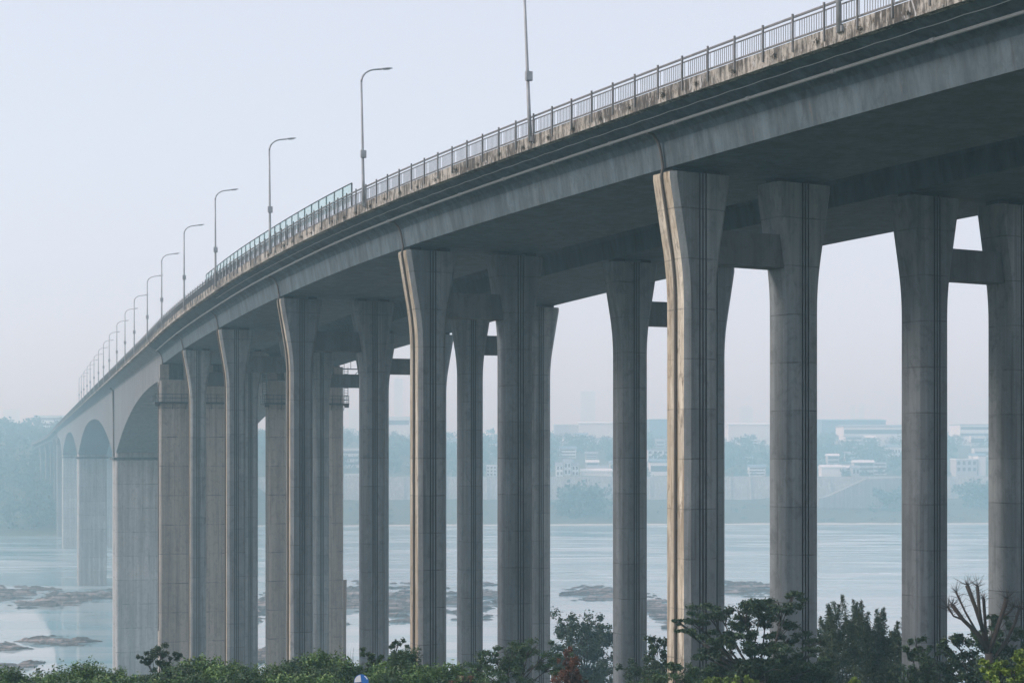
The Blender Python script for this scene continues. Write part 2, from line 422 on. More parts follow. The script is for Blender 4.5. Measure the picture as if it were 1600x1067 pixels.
def platform(s, sh, t0, t1, z, th, parent, rail=True):
    """steel inspection walkway round the pier head with brackets and handrail"""
    P, tau, n = fr(s); P = P + tau * sh; up = np.array([0, 0, 1.])
    b = MB(); y0 = -th / 2 - .75
    b.box(P + n * (t0 + t1) / 2 + tau * (y0 + .37) + up * z, n * ((t1 - t0) / 2 + .7), tau * .37, up * .12)
    for side in (t0 - .35, t1 + .35):
        b.box(P + n * side + tau * .0 + up * (z - .01), n * .34, tau * (th / 2), up * .11)
        b.box(P + n * side + tau * y0 + up * (z - .3), n * .3, tau * .05, up * .22)
    for t_ in np.linspace(t0, t1, 7):
        a = P + n * t_ + tau * (y0 + .05) + up * (z - .12); e = P + n * t_ + tau * (-th / 2 - .02) + up * (z - .9); b.tube([a, e], .05, 5)
    pl = b.build('inspection_platform', M['steel_dark'], parent)
    if rail:
        b = MB(); A = P + n * (t0 - .65) + tau * y0; B = P + n * (t1 + .65) + tau * y0
        back = [P + n * (t0 - .65) + tau * th / 2, P + n * (t1 + .65) + tau * th / 2]
        for h in (.55, 1.1):
            for a, e in ((A, B), (A, back[0]), (B, back[1])): b.tube([a + up * (z + h + .12), e + up * (z + h + .12)], .035, 5)
        for q in np.linspace(0, 1, 11): b.tube([A + (B - A) * q + up * z, A + (B - A) * q + up * (z + 1.24)], .035, 5)
        for a, e in ((A, back[0]), (B, back[1])):
            for q in (.5, 1): b.tube([a + (e - a) * q + up * z, a + (e - a) * q + up * (z + 1.24)], .035, 5)
        b.build('handrail', M['steel_dark'], parent)

def trans_pier(s, deck, parent):
    o = 0 if deck == 0 else DK; c = pt(s, o + HALF, 0); zb = GZ(c[0], c[1]) - 1.5
    b = MB(); t0, t1 = o - 2.3, o + SP + 2.3
    chamfer_wall(b, s, 0, t0, t1, zb, EYE + 10.95, 3.4)
    w = b.build('wall_pier', M['wallpier'], parent)
    P, tau, n = fr(s); up = np.array([0, 0, 1.])
    zt = z0(s) - .2; za = EYE + 10.9
    for a, e in ((-2.22, -.95), (1.2, 5.3), (7.45, 8.72)):
        b = MB(); b.box(P + n * (o + (a + e) / 2) + tau * (-.85) + up * (za + zt) / 2, n * (e - a) / 2, tau * .8, up * (zt - za) / 2)
        b.build('bearing_block', M['wallpier'], w)
    for a in (-1.5, 2, 4.5, 8):
        b = MB(); b.box(P + n * (o + a) + tau * (-.85) + up * (zt + .1), n * .35, tau * .4, up * .098); b.build('bearing', M['bearing'], w)
    platform(s, 0, t0, t1, EYE + 7.7, 3.4, w)
    return w
for s in (S_T, S_T2):
    wn_ = trans_pier(s, 0, near); wf_ = trans_pier(s, 1, farb)
    if s == S_T: TN, TF = wn_, wf_

# access ladders and hanging work stage at the far transition pier
def ladder(s, tt, v, zlo, zhi, parent):
    P, tau, n = fr(s); up = np.array([0, 0, 1.]); b = MB(); c = P + n * tt + tau * v
    for e in (-.3, .3): b.tube([c + n * e + up * zlo, c + n * e + up * zhi], .05, 5)
    for z in np.arange(zlo + .2, zhi, .35): b.tube([c - n * .3 + up * z, c + n * .3 + up * z], .035, 5)
    b.build('ladder', M['steel_dark'], parent)
ladder(S_T, DK - 2.9, -2.2, EYE + 7.8, EYE + 12.9, TF)
ladder(S_T, DK + SP + 2.75, -1.2, EYE + 7.8, EYE + 13.2, TF)
P, tau, n = fr(S_T); up = np.array([0, 0, 1.]); b = MB()
c = P + n * (DK + SP + 2.6) + up * (EYE + 13.0)
b.box(c + n * 1.5, n * 1.7, tau * .5, up * .06)
for e in (.1, 1.1, 2.2, 3.2): b.tube([c + n * e + up * .0, c + n * e + up * 1.3], .045, 5)
b.tube([c + up * 1.3, c + n * 3.2 + up * 1.3], .045, 5); b.tube([c + n * 2.6, c + n * .2 - up * 2.3], .055, 5)
b.build('work_stage', M['steel_dark'], TF)

def main_pier(s, deck, parent):
    o = 0 if deck == 0 else DK; b = MB(); t0, t1 = o - 1.85, o + SP + 1.85
    P, tau, n = fr(s); up = np.array([0, 0, 1.])
    for sh in (-5.1, 5.1):
        b = MB(); chamfer_wall(b, s, sh, t0, t1, -6, EYE + .9, 4.6, .35); wpier = b.build('wall_pier', M['river_wall'], parent)
    b = MB(); b.box(P + n * (t0 + t1) / 2 + up * (EYE - .45), n * ((t1 - t0) / 2 + .55), tau * 7.9, up * .28)
    b.build('pier_head_ledge', M['beam'], wpier)
for s in S_P:
    main_pier(s, 0, near); main_pier(s, 1, farb)

# drainage: long pipe under the cantilever, branch and down-pipe at each portal, cable run on hooks
b = MB(); q = []; rr_ = []
s = 2.0
while s < S_T - 2:
    for a in (0, 1.4, 2.8, 4.2, 5.5): q.append(pt(s + a, -2.75, z0(s + a) + 1.74)); rr_.append(.08)
    for a, r in ((5.52, .115), (5.72, .115), (5.74, .08)): q.append(pt(s + a, -2.75, z0(s + a) + 1.74)); rr_.append(r)
    s += 5.8
b.tube(q, rr_, 8); b.build('drain_pipe', M['pipe'], near)
for i, s in enumerate(S_BENT + [S_T]):
    P, tau, n = fr(s); zs_ = z0(s); v = -.1 if s != S_T else -1.2; cs = 0
    b = MB(); q = [pt(s, -2.75, zs_ + 1.66), pt(s, -2.4, zs_ + 1.62), pt(s, -2.12, zs_ + 1.3), pt(s, -1.96, zs_ + .9), pt(s, -1.80, zs_ + .05)]
    q = [a + tau * v for a in q]
    if s != S_T:
        zt = zs_ - .25; zf = zt - FL
        q.append(pt(s, -WT / 2 - .09, zt - .2) + tau * v)
        for k in range(12, -1, -1):
            u = k / 13; f = 1.434 * u * u if u < .45 else 1.434 * (.2025 + .9 * (u - .45))
            q.append(pt(s, -(W_ / 2 + (WT - W_) / 2 * f) - .085, zf + (FL - .3) * u) + tau * v)
        c = P; q.append(pt(s, -W_ / 2 - .085, GZ(c[0], c[1])) + tau * v)
    else:
        q.append(pt(s, -2.42, EYE + 10) + tau * v); q.append(pt(s, -2.42, EYE - 25) + tau * v)
    b.tube(q, .075, 8); b.build('down_pipe', M['rust_pipe'], near)
P, tau, n = fr(S_P[0]); b = MB()
b.tube([pt(S_P[0], -2.75, z0(S_P[0]) + 1.66), pt(S_P[0], -2.1, z0(S_P[0]) + 1.2), pt(S_P[0], -1.95, EYE + 8), pt(S_P[0], -1.95, EYE - .1)], .22, 8)
b.build('down_pipe', M['rust_pipe'], near)
b = MB(); q = []
for k in range(int(186 / .8)):
    s = 3 + .8 * k; q.append(pt(s, -3.35, z0(s) + 2.13 - .03 * (1 if k % 3 else 0)))
b.tube(q, .018, 5); b.build('hanging_cable', M['cable'], near)

# ================================================================ RAILING ON THE NEAR EDGE
RT = -3.9
rail = empty('bridge_railing', pt(S_BENT[0], RT, z0(S_BENT[0]) + 3.08), 'grey metal railing with thin upright bars along the near edge of the bridge', 'railing')
ss = list(np.arange(0, 420, 2.0)) + list(np.arange(420, S_END, 8.0)) + [S_END]
for zz_, r_, nm in ((4.17, .042, 'top_rail'), (3.98, .025, 'upper_rail'), (3.24, .035, 'bottom_rail')):
    b = MB(); b.loft([[pt(s, RT + a, z0(s) + zz_ + e) for a, e in ((-r_, -r_), (-r_, r_), (r_, r_), (r_, -r_))] for s in ss]); b.build(nm, M['rail'], rail)
b = MB()
s = .0
while s < 420:
    if abs((s / 2.0) - round(s / 2.0)) > .04:
        c = pt(s, RT, z0(s)); P_, tau, n = fr(s)
        vs = [c + n * a * .011 + tau * e * .011 + np.array([0, 0, z]) for z in (3.24, 3.98) for a, e in ((-1, -1), (-1, 1), (1, 1), (1, -1))]
        b.add(vs, [(0, 1, 5, 4), (1, 2, 6, 5), (2, 3, 7, 6), (3, 0, 4, 7)])
    s += .1538
while s < S_END:
    c = pt(s, RT, z0(s)); P_, tau, n = fr(s)
    vs = [c + n * a * .03 + tau * e * .03 + np.array([0, 0, z]) for z in (3.24, 3.98) for a, e in ((-1, -1), (-1, 1), (1, 1), (1, -1))]
    b.add(vs, [(0, 1, 5, 4), (1, 2, 6, 5), (2, 3, 7, 6), (3, 0, 4, 7)]); s += .3
b.build('bars', M['rail'], rail)
S_R0 = S_BENT[0] - 24
def post(bm, s):
    P_, tau, n = fr(s); up = np.array([0, 0, 1.]); c = pt(s, RT - .235, z0(s))
    bm.box(c + up * 3.42, n * .04, tau * .035, up * .80)
ip = 0
rest = MB()
for s in np.arange(0, S_END, 2.0):
    if s >= S_R0 and ip < 96:
        b = MB(); post(b, s); b.build('post', M['rail'], rail); ip += 1
    elif s > S_R0: post(rest, s)
tag(rest.build('distant_posts', M['rail'], rail), kind='stuff')

def s_at_px(px, t_=RT):
    best = min(np.arange(5, S_END, .25), key=lambda s: abs(800 + F * pt(s, t_, 0)[0] / pt(s, t_, 0)[1] - px)); return float(best)

# glass wind screen standing above the railing
gs0, gs1 = round(s_at_px(545) / 2) * 2, round(s_at_px(320) / 2) * 2
scr = empty('glass_screen', pt(gs0, RT + .12, z0(gs0) + 3.08), 'row of clear bluish glass screen panels rising above the bridge railing', 'glass screen')
fb = MB(); P_ = None
for s in np.arange(gs0, gs1 + .1, 2.0):
    P_, tau, n = fr(s); c = pt(s, RT + .14, z0(s)); fb.box(c + np.array([0, 0, 4.0]), n * .04, tau * .05, (0, 0, .95))
fb.loft([[pt(s, RT + .14 + a, z0(s) + 4.95 + e) for a, e in ((-.03, -.03), (-.03, .03), (.03, .03), (.03, -.03))] for s in np.arange(gs0, gs1 + .1, 2.0)])
fb.build('screen_frame', M['steel_dark'], scr)
for s in np.arange(gs0, gs1 - .1, 2.0):
    b = MB(); P_, tau, n = fr(s + 1); c = pt(s + 1, RT + .14, z0(s + 1))
    b.box(c + np.array([0, 0, 4.3]), n * .01, (pt(s + 1.92, RT + .14, z0(s + 1.92)) - pt(s + .08, RT + .14, z0(s + .08))) / 2, (0, 0, .6)); b.build('glass_pane', M['glass'], scr)

# ================================================================ STREET LAMPS
LAMP_PX = [1315, 834, 573, 425.5, 340, 290, 255, 232, 211.5, 197, 184, 172, 163, 155, 148, 142, 137, 132, 128, 124.5]
LS = [s_at_px(p, -4.02) for p in LAMP_PX]
print('lamp arc spacing', [round(b - a, 1) for a, b in zip(LS, LS[1:])])
def lamp(s, label, lean=0.0, head=True):
    P_, tau, n = fr(s); up = np.array([0, 0, 1.]); zb = z0(s) + 2.75
    base = pt(s, -4.2, zb)
    e = empty('street_lamp', base, label, 'street lamp', 'lamps along the near edge of the bridge')
    lv = -n * lean
    hp = 8.35
    q = [base + (up + lv) * z for z in (0, 2, 4, 6.5, hp)]
    b = MB(); b.tube(q, [.115, .105, .09, .075, .07], 10)
    b.build('pole', M['lamp'], e, True)
    b = MB(); b.box(base + up * .12 + n * .07, n * .1, tau * .17, up * .12); b.build('foot_bracket', M['lamp'], e)
    b = MB(); top = base + (up + lv) * hp; aq = []
    for k in range(9):
        a = k / 8 * math.pi / 2 * .93; aq.append(top + n * (1.2 * (1 - math.cos(a))) + up * (.95 * math.sin(a)))
    d = aq[-1] - aq[-2]; d /= np.linalg.norm(d); aq.append(aq[-1] + d * .4)
    b.tube(aq, [.07] * 4 + [.055] * 6, 8); b.build('arm', M['lamp'], e, True)
    b = MB(); h0 = aq[-1]; ring = []
    for u, wx, hz_ in ((-.08, .05, .05), (.05, .11, .07), (.3, .16, .085), (.6, .14, .07), (.78, .05, .03)):
        ring.append([h0 + d * u + tau * (wx * math.cos(a)) + up * (hz_ * math.sin(a) * (1 if math.sin(a) > 0 else .5)) for a in np.linspace(0, 2 * math.pi, 11)[:-1]])
    b.loft(ring); hd = b.build('lamp_head', M['lamp'], e, True)
    b = MB(); b.box(h0 + d * .36 - up * .055, d * .22, tau * .1, up * .015); b.build('lamp_lens', M['lens'], hd)
    b = MB(); c = base + (up + lv) * 3.5; b.box(c + n * .0 - tau * .13, n * .19, tau * .09, up * .25); b.box(c - tau * .235, n * .16, tau * .008, up * .22)
    b.build('control_box', M['lamp'], e)
ordn = ['nearest bridge lamp, cut off by the top edge at the right', 'tall leaning grey lamp with a box on its pole, head above the picture', 'grey curved lamp beside the near end of the glass screen',
        'grey curved lamp rising behind the middle of the glass screen', 'grey curved lamp near the far end of the glass screen']
num = 'sixth seventh eighth ninth tenth eleventh twelfth thirteenth fourteenth fifteenth sixteenth seventeenth eighteenth nineteenth twentieth'.split()
for i, s in enumerate(LS):
    lamp(s, ordn[i] if i < 5 else 'small hazy grey curved-arm lamp, %s along the bridge edge from the right' % num[i - 5], [.03, .045, .02, .008, .004][i] if i < 5 else 0)

# ================================================================ PLANTS
def leafmat(name, a, b, c, rough=.55):
    m = mat(name, rough=rough); t = NT(m)
    gi = t.n('ShaderNodeNewGeometry').outputs['Random Per Island']
    k = t.ramp(gi, [(0, a), (.55, b), (1, c)])
    k = t.mix(t.ramp(t.noise(t.pos(), .9, 3), [(.35, 0), (.7, .6)]), k, tuple(x * .55 for x in a)); t.col(k)
    return m
M['leaf_dark'] = leafmat('dark_leaves', (.018, .04, .014), (.034, .07, .024), (.07, .12, .042))
M['leaf_mid'] = leafmat('green_leaves', (.025, .055, .015), (.045, .095, .025), (.085, .15, .04))
M['leaf_hedge'] = leafmat('hedge_leaves', (.045, .10, .018), (.09, .18, .034), (.19, .29, .06))
M['leaf_lime'] = leafmat('lime_leaves', (.09, .16, .022), (.17, .26, .035), (.30, .36, .07))
M['leaf_red'] = leafmat('rusty_leaves', (.09, .03, .018), (.15, .055, .03), (.2, .1, .05))
M['leaf_bamboo'] = leafmat('bamboo_leaves', (.025, .045, .015), (.045, .075, .025), (.085, .12, .045))
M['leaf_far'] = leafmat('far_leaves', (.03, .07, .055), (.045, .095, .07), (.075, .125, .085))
M['tuft'] = leafmat('dry_tuft', (.05, .04, .025), (.09, .075, .05), (.13, .115, .07), .9)
m = mat('bark', rough=.9); t = NT(m)
t.col(t.ramp(t.noise(t.scale(t.pos(), 4, 4, 1), 2, 5, .7), [(.3, (.035, .03, .025)), (.7, (.085, .07, .06))])); M['bark'] = m
m = mat('bamboo_stem', rough=.6); t = NT(m)
t.col(t.ramp(t.noise(t.pos(), 2, 3), [(.3, (.06, .08, .03)), (.7, (.13, .15, .06))])); M['culm'] = m

def leaves(C, length, wid, rng, droop=.3):
    """rhombus leaves, folded along nothing, random facing"""
    n = len(C); d = rng.normal(size=(n, 3)); d[:, 2] = d[:, 2] * .6 - droop; d /= np.linalg.norm(d, axis=1)[:, None]
    q = rng.normal(size=(n, 3)) + np.array([0, 0, 1.2]); sdir = np.cross(d, q); sdir /= np.linalg.norm(sdir, axis=1)[:, None] + 1e-9
    L = length * rng.uniform(.6, 1.3, n)[:, None]; W = wid * rng.uniform(.7, 1.2, n)[:, None]
    return np.stack([C - d * L * .5, C + sdir * W * .5 + d * L * .05, C + d * L * .5, C - sdir * W * .5 + d * L * .05], 1)

def leafmesh(name, Q, m, parent=None, origin=None):
    off = wloc(parent) if parent else (np.zeros(3) if origin is None else np.asarray(origin, float))
    v = (Q.reshape(-1, 3) - off).astype(np.float32); nf = len(Q)
    me = bpy.data.meshes.new(name); me.vertices.add(len(v)); me.vertices.foreach_set('co', v.ravel())
    me.loops.add(nf * 4); me.loops.foreach_set('vertex_index', np.arange(nf * 4, dtype=np.int32))
    me.polygons.add(nf); me.polygons.foreach_set('loop_start', np.arange(0, nf * 4, 4, dtype=np.int32))
    try: me.polygons.foreach_set('loop_total', np.full(nf, 4, dtype=np.int32))
    except Exception: pass
    me.materials.append(m); me.update(); me.validate()
    o = bpy.data.objects.new(name, me); COL.objects.link(o)
    if parent: o.parent = parent
    elif origin is not None: o.location = origin
    return o

def clumpleaves(c, r, n, rng, flat=1.0, shell=.5):
    d = rng.normal(size=(n, 3)); d /= np.linalg.norm(d, axis=1)[:, None]
    rad = rng.uniform(shell, 1, n) ** .8; k = 1 + .25 * np.sin(3 * d[:, :1] + 5 * d[:, 1:2] + c[0])
    return np.asarray(c) + d * rad[:, None] * r * k * np.array([1, 1, flat])

def plant(name, label, cat, clumps, Y, xb, leafm, ll=.12, lw=.06, dens=260, flat=.7, dj=1.2, seed=1, group=None, trunk=.12, crown='crown', ycrook=.3, yb=None):
    """clumps: (px, py, radius px); each gets its own depth round Y; stem rises from the ground under px xb"""
    rng = np.random.default_rng(seed); sx = F / Y
    bx = (xb - 800) / F * Y; base = np.array([bx, Y, GZ(bx, Y) - .1])
    e = empty(name, base, label, cat, group)
    Q = []; tb = MB(); pts = []
    for (x, y, r) in clumps:
        c = at(x, y, Y); c[1] += rng.uniform(-dj, dj); R_ = r / sx; pts.append((c, R_))
        ll2, lw2 = ll * .95, lw * 1.05; n_sub = max(4, int(6 * R_ + 4)); n = int(dens * 4.2 * max(.25, R_ * R_))
        for k in range(n_sub):
            cc = c + rng.normal(size=3) * R_ * np.array([.68, .68, .5 * flat])
            Q.append(leaves(clumpleaves(cc, R_ * rng.uniform(.3, .58), n // n_sub + 1, rng, flat, .15), ll2, lw2, rng))
    cen = np.mean([c for c, _ in pts], axis=0); hmid = base * .45 + cen * .55; hmid[:2] = base[:2] * .6 + cen[:2] * .4
    tk = [base, base * .6 + hmid * .4 + np.append(rng.normal(size=2) * .1, 0), hmid]
    tb.tube(tk, [trunk, trunk * .8, trunk * .55], 8)
    for c, R_ in pts:
        st = hmid * .9 + base * .1 if rng.random() < .5 else hmid
        mid = (st + c) / 2 + rng.normal(size=3) * .15 * R_ - np.array([0, 0, .1])
        tb.tube([st, mid, c], [trunk * .45, trunk * .3, .015], 5)
        for k in range(4):
            e2 = c + rng.normal(size=3) * R_ * np.array([.7, .7, .4 * flat]); tb.tube([mid * .4 + c * .6, (c + e2) / 2, e2], [trunk * .2 + .006, .012, .006], 4)
    tb.build('stem', M['bark'], e, True)
    leafmesh(crown, np.concatenate(Q), leafm, e)
    return e

# hedge row along the bottom of the picture
def shrub_proto(seed):
    rng = np.random.default_rng(seed); e = empty('hedge_shrub', (0, 0, 0)); Q = []; tb = MB()
    for k in range(26):
        a = rng.uniform(0, 6.28); r = .75 * math.sqrt(rng.random()); top = 1.0 + rng.uniform(-.35, .3) + (.28 if rng.random() < .15 else 0) - .4 * r * r
        tip = np.array([r * math.cos(a), r * math.sin(a), top]); root = np.array([tip[0] * .35, tip[1] * .35, -1.2])
        tb.tube([root, root * .4 + tip * .6, tip], [.02, .012, .005], 4)
        n = 160; u = rng.random(n) ** .6; ax = root * .15 + tip * .85
        C = (root * .5 + tip * .5)[None] * (1 - u)[:, None] + tip[None] * u[:, None] + rng.normal(size=(n, 3)) * np.array([.13, .13, .08])
        Q.append(leaves(C, .15, .06, rng, -.35))
    tb.build('stem', M['bark'], e); leafmesh('foliage', np.concatenate(Q), M['leaf_hedge'] if seed % 2 else M['leaf_mid'], e); return e
protos = [shrub_proto(20 + i) for i in range(4)]
def copy_thing(src, loc, rz, scale):
    c = src.copy(); COL.objects.link(c); c.location = loc; c.rotation_euler = (0, 0, rz); c.scale = scale
    for ch in src.children:
        d = ch.copy(); COL.objects.link(d); d.parent = c
    return c
rng = np.random.default_rng(8)
prof_x = [-40, 30, 90, 150, 215, 260, 300, 350, 400, 450, 510, 560, 610, 650, 690, 740, 800]
prof_y = [1062, 1058, 1054, 1060, 1056, 1050, 1040, 1040, 1048, 1040, 1038, 1048, 1036, 1034, 1046, 1056, 1060]
first = [True] * 4; ns = 0
for row, Y in enumerate((69.0, 66.0, 63.0)):
    x = -30 + row * 11
    while x < 745:
        yy = np.interp(x, prof_x, prof_y) + row * 9 + rng.uniform(-9, 6) - (12 if rng.random() < .12 and row == 0 else 0)
        Yj = Y + rng.uniform(-.5, .5); top = at(x, yy, Yj); i = int(rng.integers(4)); sc_ = rng.uniform(.75, 1.25)
        args = (tuple(top - np.array([0, 0, 1.15 * sc_])), rng.uniform(0, 6), (sc_,) * 3)
        if first[i]: o = protos[i]; o.location, o.rotation_euler, o.scale = args[0], (0, 0, args[1]), args[2]; first[i] = False
        else: o = copy_thing(protos[i], *args)
        tag(o, 'green small-leaved shrub in the hedge row along the bottom edge', 'shrub', 'hedge shrubs along the bottom edge'); ns += 1
        x += rng.uniform(30, 40)

J = lambda a, r, s_=0: [(x + 0, y + 0, r) for x, y in a]
plant('small_tree', 'small dark tree with thin forked stem before the wide pier, left', 'tree', [(240, 1022, 13), (255, 1018, 14), (266, 1030, 11), (232, 1036, 10), (250, 1035, 14), (262, 1045, 9), (229, 1028, 7)], 76, 249, M['leaf_dark'], .11, .055, 620, .8, .4, 3, trunk=.05)
plant('bush', 'slim dark bush between the pillars right of the blue and white disc', 'bush', [(618, 1008, 9), (614, 1022, 9), (622, 1016, 8), (616, 1036, 8)], 84, 616, M['leaf_dark'], .12, .07, 500, 1, .4, 4, trunk=.04)
plant('small_tree', 'small feathery green sapling before the sixth pillar foot above the hedge', 'tree', [(574, 1022, 9), (586, 1026, 9), (580, 1034, 9), (594, 1034, 8)], 72, 582, M['leaf_mid'], .16, .05, 480, .7, .4, 5, trunk=.035)
plant('tree', 'fern-leaved green tree spreading in front of the broad double pillar', 'tree', [(745, 1045, 26), (770, 1030, 24), (800, 1018, 24), (828, 1010, 22), (850, 1022, 20), (790, 1045, 28), (830, 1040, 26), (860, 1045, 18), (735, 1060, 22), (770, 1060, 26), (815, 1063, 28), (715, 1062, 18)], 78, 800, M['leaf_mid'], .17, .055, 480, .55, 1.2, 6, trunk=.1)
plant('shrub', 'rusty brown leaved upright shrub before the dark tree', 'shrub', [(892, 1026, 10), (886, 1038, 11), (899, 1038, 10), (884, 1052, 13), (900, 1054, 12), (890, 1064, 16), (872, 1066, 10), (908, 1066, 9)], 66, 892, M['leaf_red'], .11, .05, 620, 1.2, .3, 7, trunk=.04)
plant('shrub', 'low reddish brown shrub at the right end of the hedge', 'shrub', [(716, 1062, 10), (730, 1060, 10), (704, 1066, 9), (745, 1066, 9)], 63, 722, M['leaf_red'], .1, .045, 500, .8, .4, 8, trunk=.03)
cl = [(890, 985, 22), (915, 980, 24), (935, 992, 22), (952, 1002, 18), (878, 1005, 22), (905, 1010, 28), (935, 1018, 26), (880, 1035, 28), (915, 1040, 30), (950, 1030, 20), (890, 1060, 30), (935, 1060, 30), (960, 1050, 16), (905, 974, 13)]
plant('tree', 'dark rounded bushy tree seen between two pillars behind the rusty shrub', 'tree', cl, 158, 915, M['leaf_dark'], .28, .17, 150, .85, 2.5, 9, trunk=.2)
cl = [(1028, 1000, 14), (1036, 1015, 16), (1022, 1025, 14), (1034, 1040, 18), (1015, 1045, 14), (1045, 1055, 18), (1005, 1062, 14)]
plant('bush', 'dark broad-leaved bush left of the yellow-stained pillar foot', 'bush', cl, 92, 1030, M['leaf_dark'], .2, .12, 260, .9, .8, 10, trunk=.06)
cl = [(1082, 968, 20), (1105, 955, 22), (1130, 962, 22), (1160, 948, 26), (1190, 942, 24), (1215, 940, 22), (1238, 932, 14), (1140, 985, 26), (1175, 975, 28), (1205, 968, 26), (1225, 985, 22),
      (1120, 1000, 24), (1160, 1008, 28), (1200, 1002, 30), (1240, 1000, 24), (1262, 1012, 18), (1275, 1000, 12), (1098, 1022, 22), (1140, 1030, 28), (1185, 1034, 30), (1230, 1034, 30), (1268, 1036, 22), (1100, 1048, 26), (1150, 1056, 30), (1205, 1060, 32), (1255, 1060, 30), (1065, 975, 10), (1072, 985, 12), (1130, 1064, 30), (1180, 1066, 30), (1230, 1066, 30), (1280, 1062, 24), (1210, 1048, 30), (1165, 1044, 28), (1262, 1050, 26)]
plant('tree', 'large dark tree with flat layered branches in front of the stained pillar', 'tree', cl, 75, 1185, M['leaf_dark'], .16, .07, 700, .5, 1.6, 11, trunk=.16)
cl = [(1010, 1062, 18), (1040, 1052, 20), (1072, 1046, 20), (1065, 1062, 22), (1030, 1066, 18), (1095, 1066, 20), (985, 1066, 12), (1050, 1038, 12)]
plant('bush', 'olive green bush low at the foot of the stained pillar', 'bush', cl, 71, 1045, M['leaf_mid'], .14, .06, 420, .7, .8, 12, trunk=.06)
# bamboo behind the pillars
rng = np.random.default_rng(31); bx = (1355 - 800) / F * 101; e = empty('bamboo_clump', (bx, 101, GZ(bx, 101)), 'tall feathery dark bamboo clump between two right-hand pillars', 'bamboo')
tb = MB(); Q = []
for k in range(120):
    px = rng.uniform(1270, 1445); r0 = np.array([(px - 800) / F * 101 + rng.normal() * .3, 101 + rng.uniform(-1.8, 2.2), 0]); r0[2] = GZ(r0[0], r0[1])
    ytop = np.interp(px, [1265, 1300, 1310, 1335, 1350, 1365, 1400, 1450], [1000, 965, 950, 955, 950, 962, 982, 1000]) + (rng.uniform(0, 70) if rng.random() < .8 else rng.uniform(-22, 0))
    tip = at(px + rng.uniform(-14, 14), ytop, r0[1]); mid = r0 * .35 + tip * .65; mid[:2] = r0[:2] * .75 + tip[:2] * .25; mid[2] += .4
    tb.tube([r0, mid, tip], [.03, .022, .005], 5)
    n = 480; u = rng.random(n) ** .75
    C = np.where((u < .5)[:, None], r0 + (mid - r0) * (u * 2)[:, None], mid + (tip - mid) * (u * 2 - 1)[:, None]) + rng.normal(size=(n, 3)) * np.array([.38, .38, .22]) * (1.12 - u)[:, None]
    Q.append(leaves(C, .28, .06, rng, .55))
tag(tb.build('culms', M['culm'], e), kind='stuff'); leafmesh('foliage', np.concatenate(Q), M['leaf_bamboo'], e)
cl = [(1435, 1000, 12), (1445, 1015, 13), (1428, 1025, 12), (1450, 1035, 14), (1432, 1048, 15), (1462, 1050, 16), (1445, 1064, 18), (1425, 1064, 12)]
plant('bush', 'loose dark bush at the foot of the pillar right of the bamboo', 'bush', cl, 78, 1440, M['leaf_dark'], .16, .1, 380, .9, .6, 13, trunk=.05)
cl = [(1480, 1020, 16), (1495, 1005, 15), (1512, 1000, 16), (1535, 995, 18), (1555, 985, 14), (1570, 1000, 18), (1590, 990, 14), (1500, 1030, 22), (1530, 1030, 24), (1565, 1025, 24), (1595, 1020, 20), (1480, 1050, 22), (1515, 1055, 26), (1550, 1055, 26), (1600, 1050, 24), (1548, 965, 9), (1562, 972, 9)]
plant('tree', 'dark leafy bush growing round the bare pruned branches at right', 'bush', cl, 79, 1540, M['leaf_dark'], .17, .1, 430, .85, 1.0, 14, trunk=.1)
cl = [(1548, 1040, 12), (1562, 1048, 14), (1582, 1046, 12), (1595, 1034, 13), (1606, 1028, 12), (1552, 1060, 14), (1575, 1062, 14), (1598, 1055, 14), (1545, 1052, 9), (1570, 1036, 6)]
plant('young_tree', 'bright lime green broad-leaved sapling in the bottom right corner', 'young tree', cl, 48, 1575, M['leaf_lime'], .12, .085, 420, .9, .3, 15, trunk=.04)
cl = [(1105, 1064, 8), (1120, 1060, 9), (1138, 1062, 9), (1156, 1060, 9), (1172, 1064, 8), (1130, 1068, 10), (1160, 1068, 10)]
plant('shrub', 'yellow green shrub top below the layered tree', 'shrub', cl, 55, 1138, M['leaf_lime'], .1, .07, 600, .7, .3, 16, trunk=.03)
plant('shrub', 'tiny lime shoot at the bottom edge below the bamboo', 'shrub', [(1332, 1063, 5), (1338, 1067, 5), (1327, 1068, 4)], 55, 1333, M['leaf_lime'], .1, .07, 900, .9, .1, 17, trunk=.015)
rng = np.random.default_rng(40); cl = [(x + rng.uniform(-6, 6), 1054 + rng.uniform(-9, 9), rng.uniform(15, 24)) for x in range(990, 1260, 17)]
plant('thicket', 'dark leafy undergrowth thicket round the feet of the stained pillar', 'undergrowth', cl, 88, 1120, M['leaf_dark'], .15, .08, 300, .8, 1.5, 41, trunk=.06)
cl = [(x + rng.uniform(-6, 6), 1050 + rng.uniform(-10, 9), rng.uniform(15, 25)) for x in range(1400, 1610, 16)]
plant('thicket', 'dark leafy undergrowth thicket right of the bamboo at the pillar feet', 'undergrowth', cl, 84, 1500, M['leaf_dark'], .15, .08, 300, .8, 1.2, 42, trunk=.06)
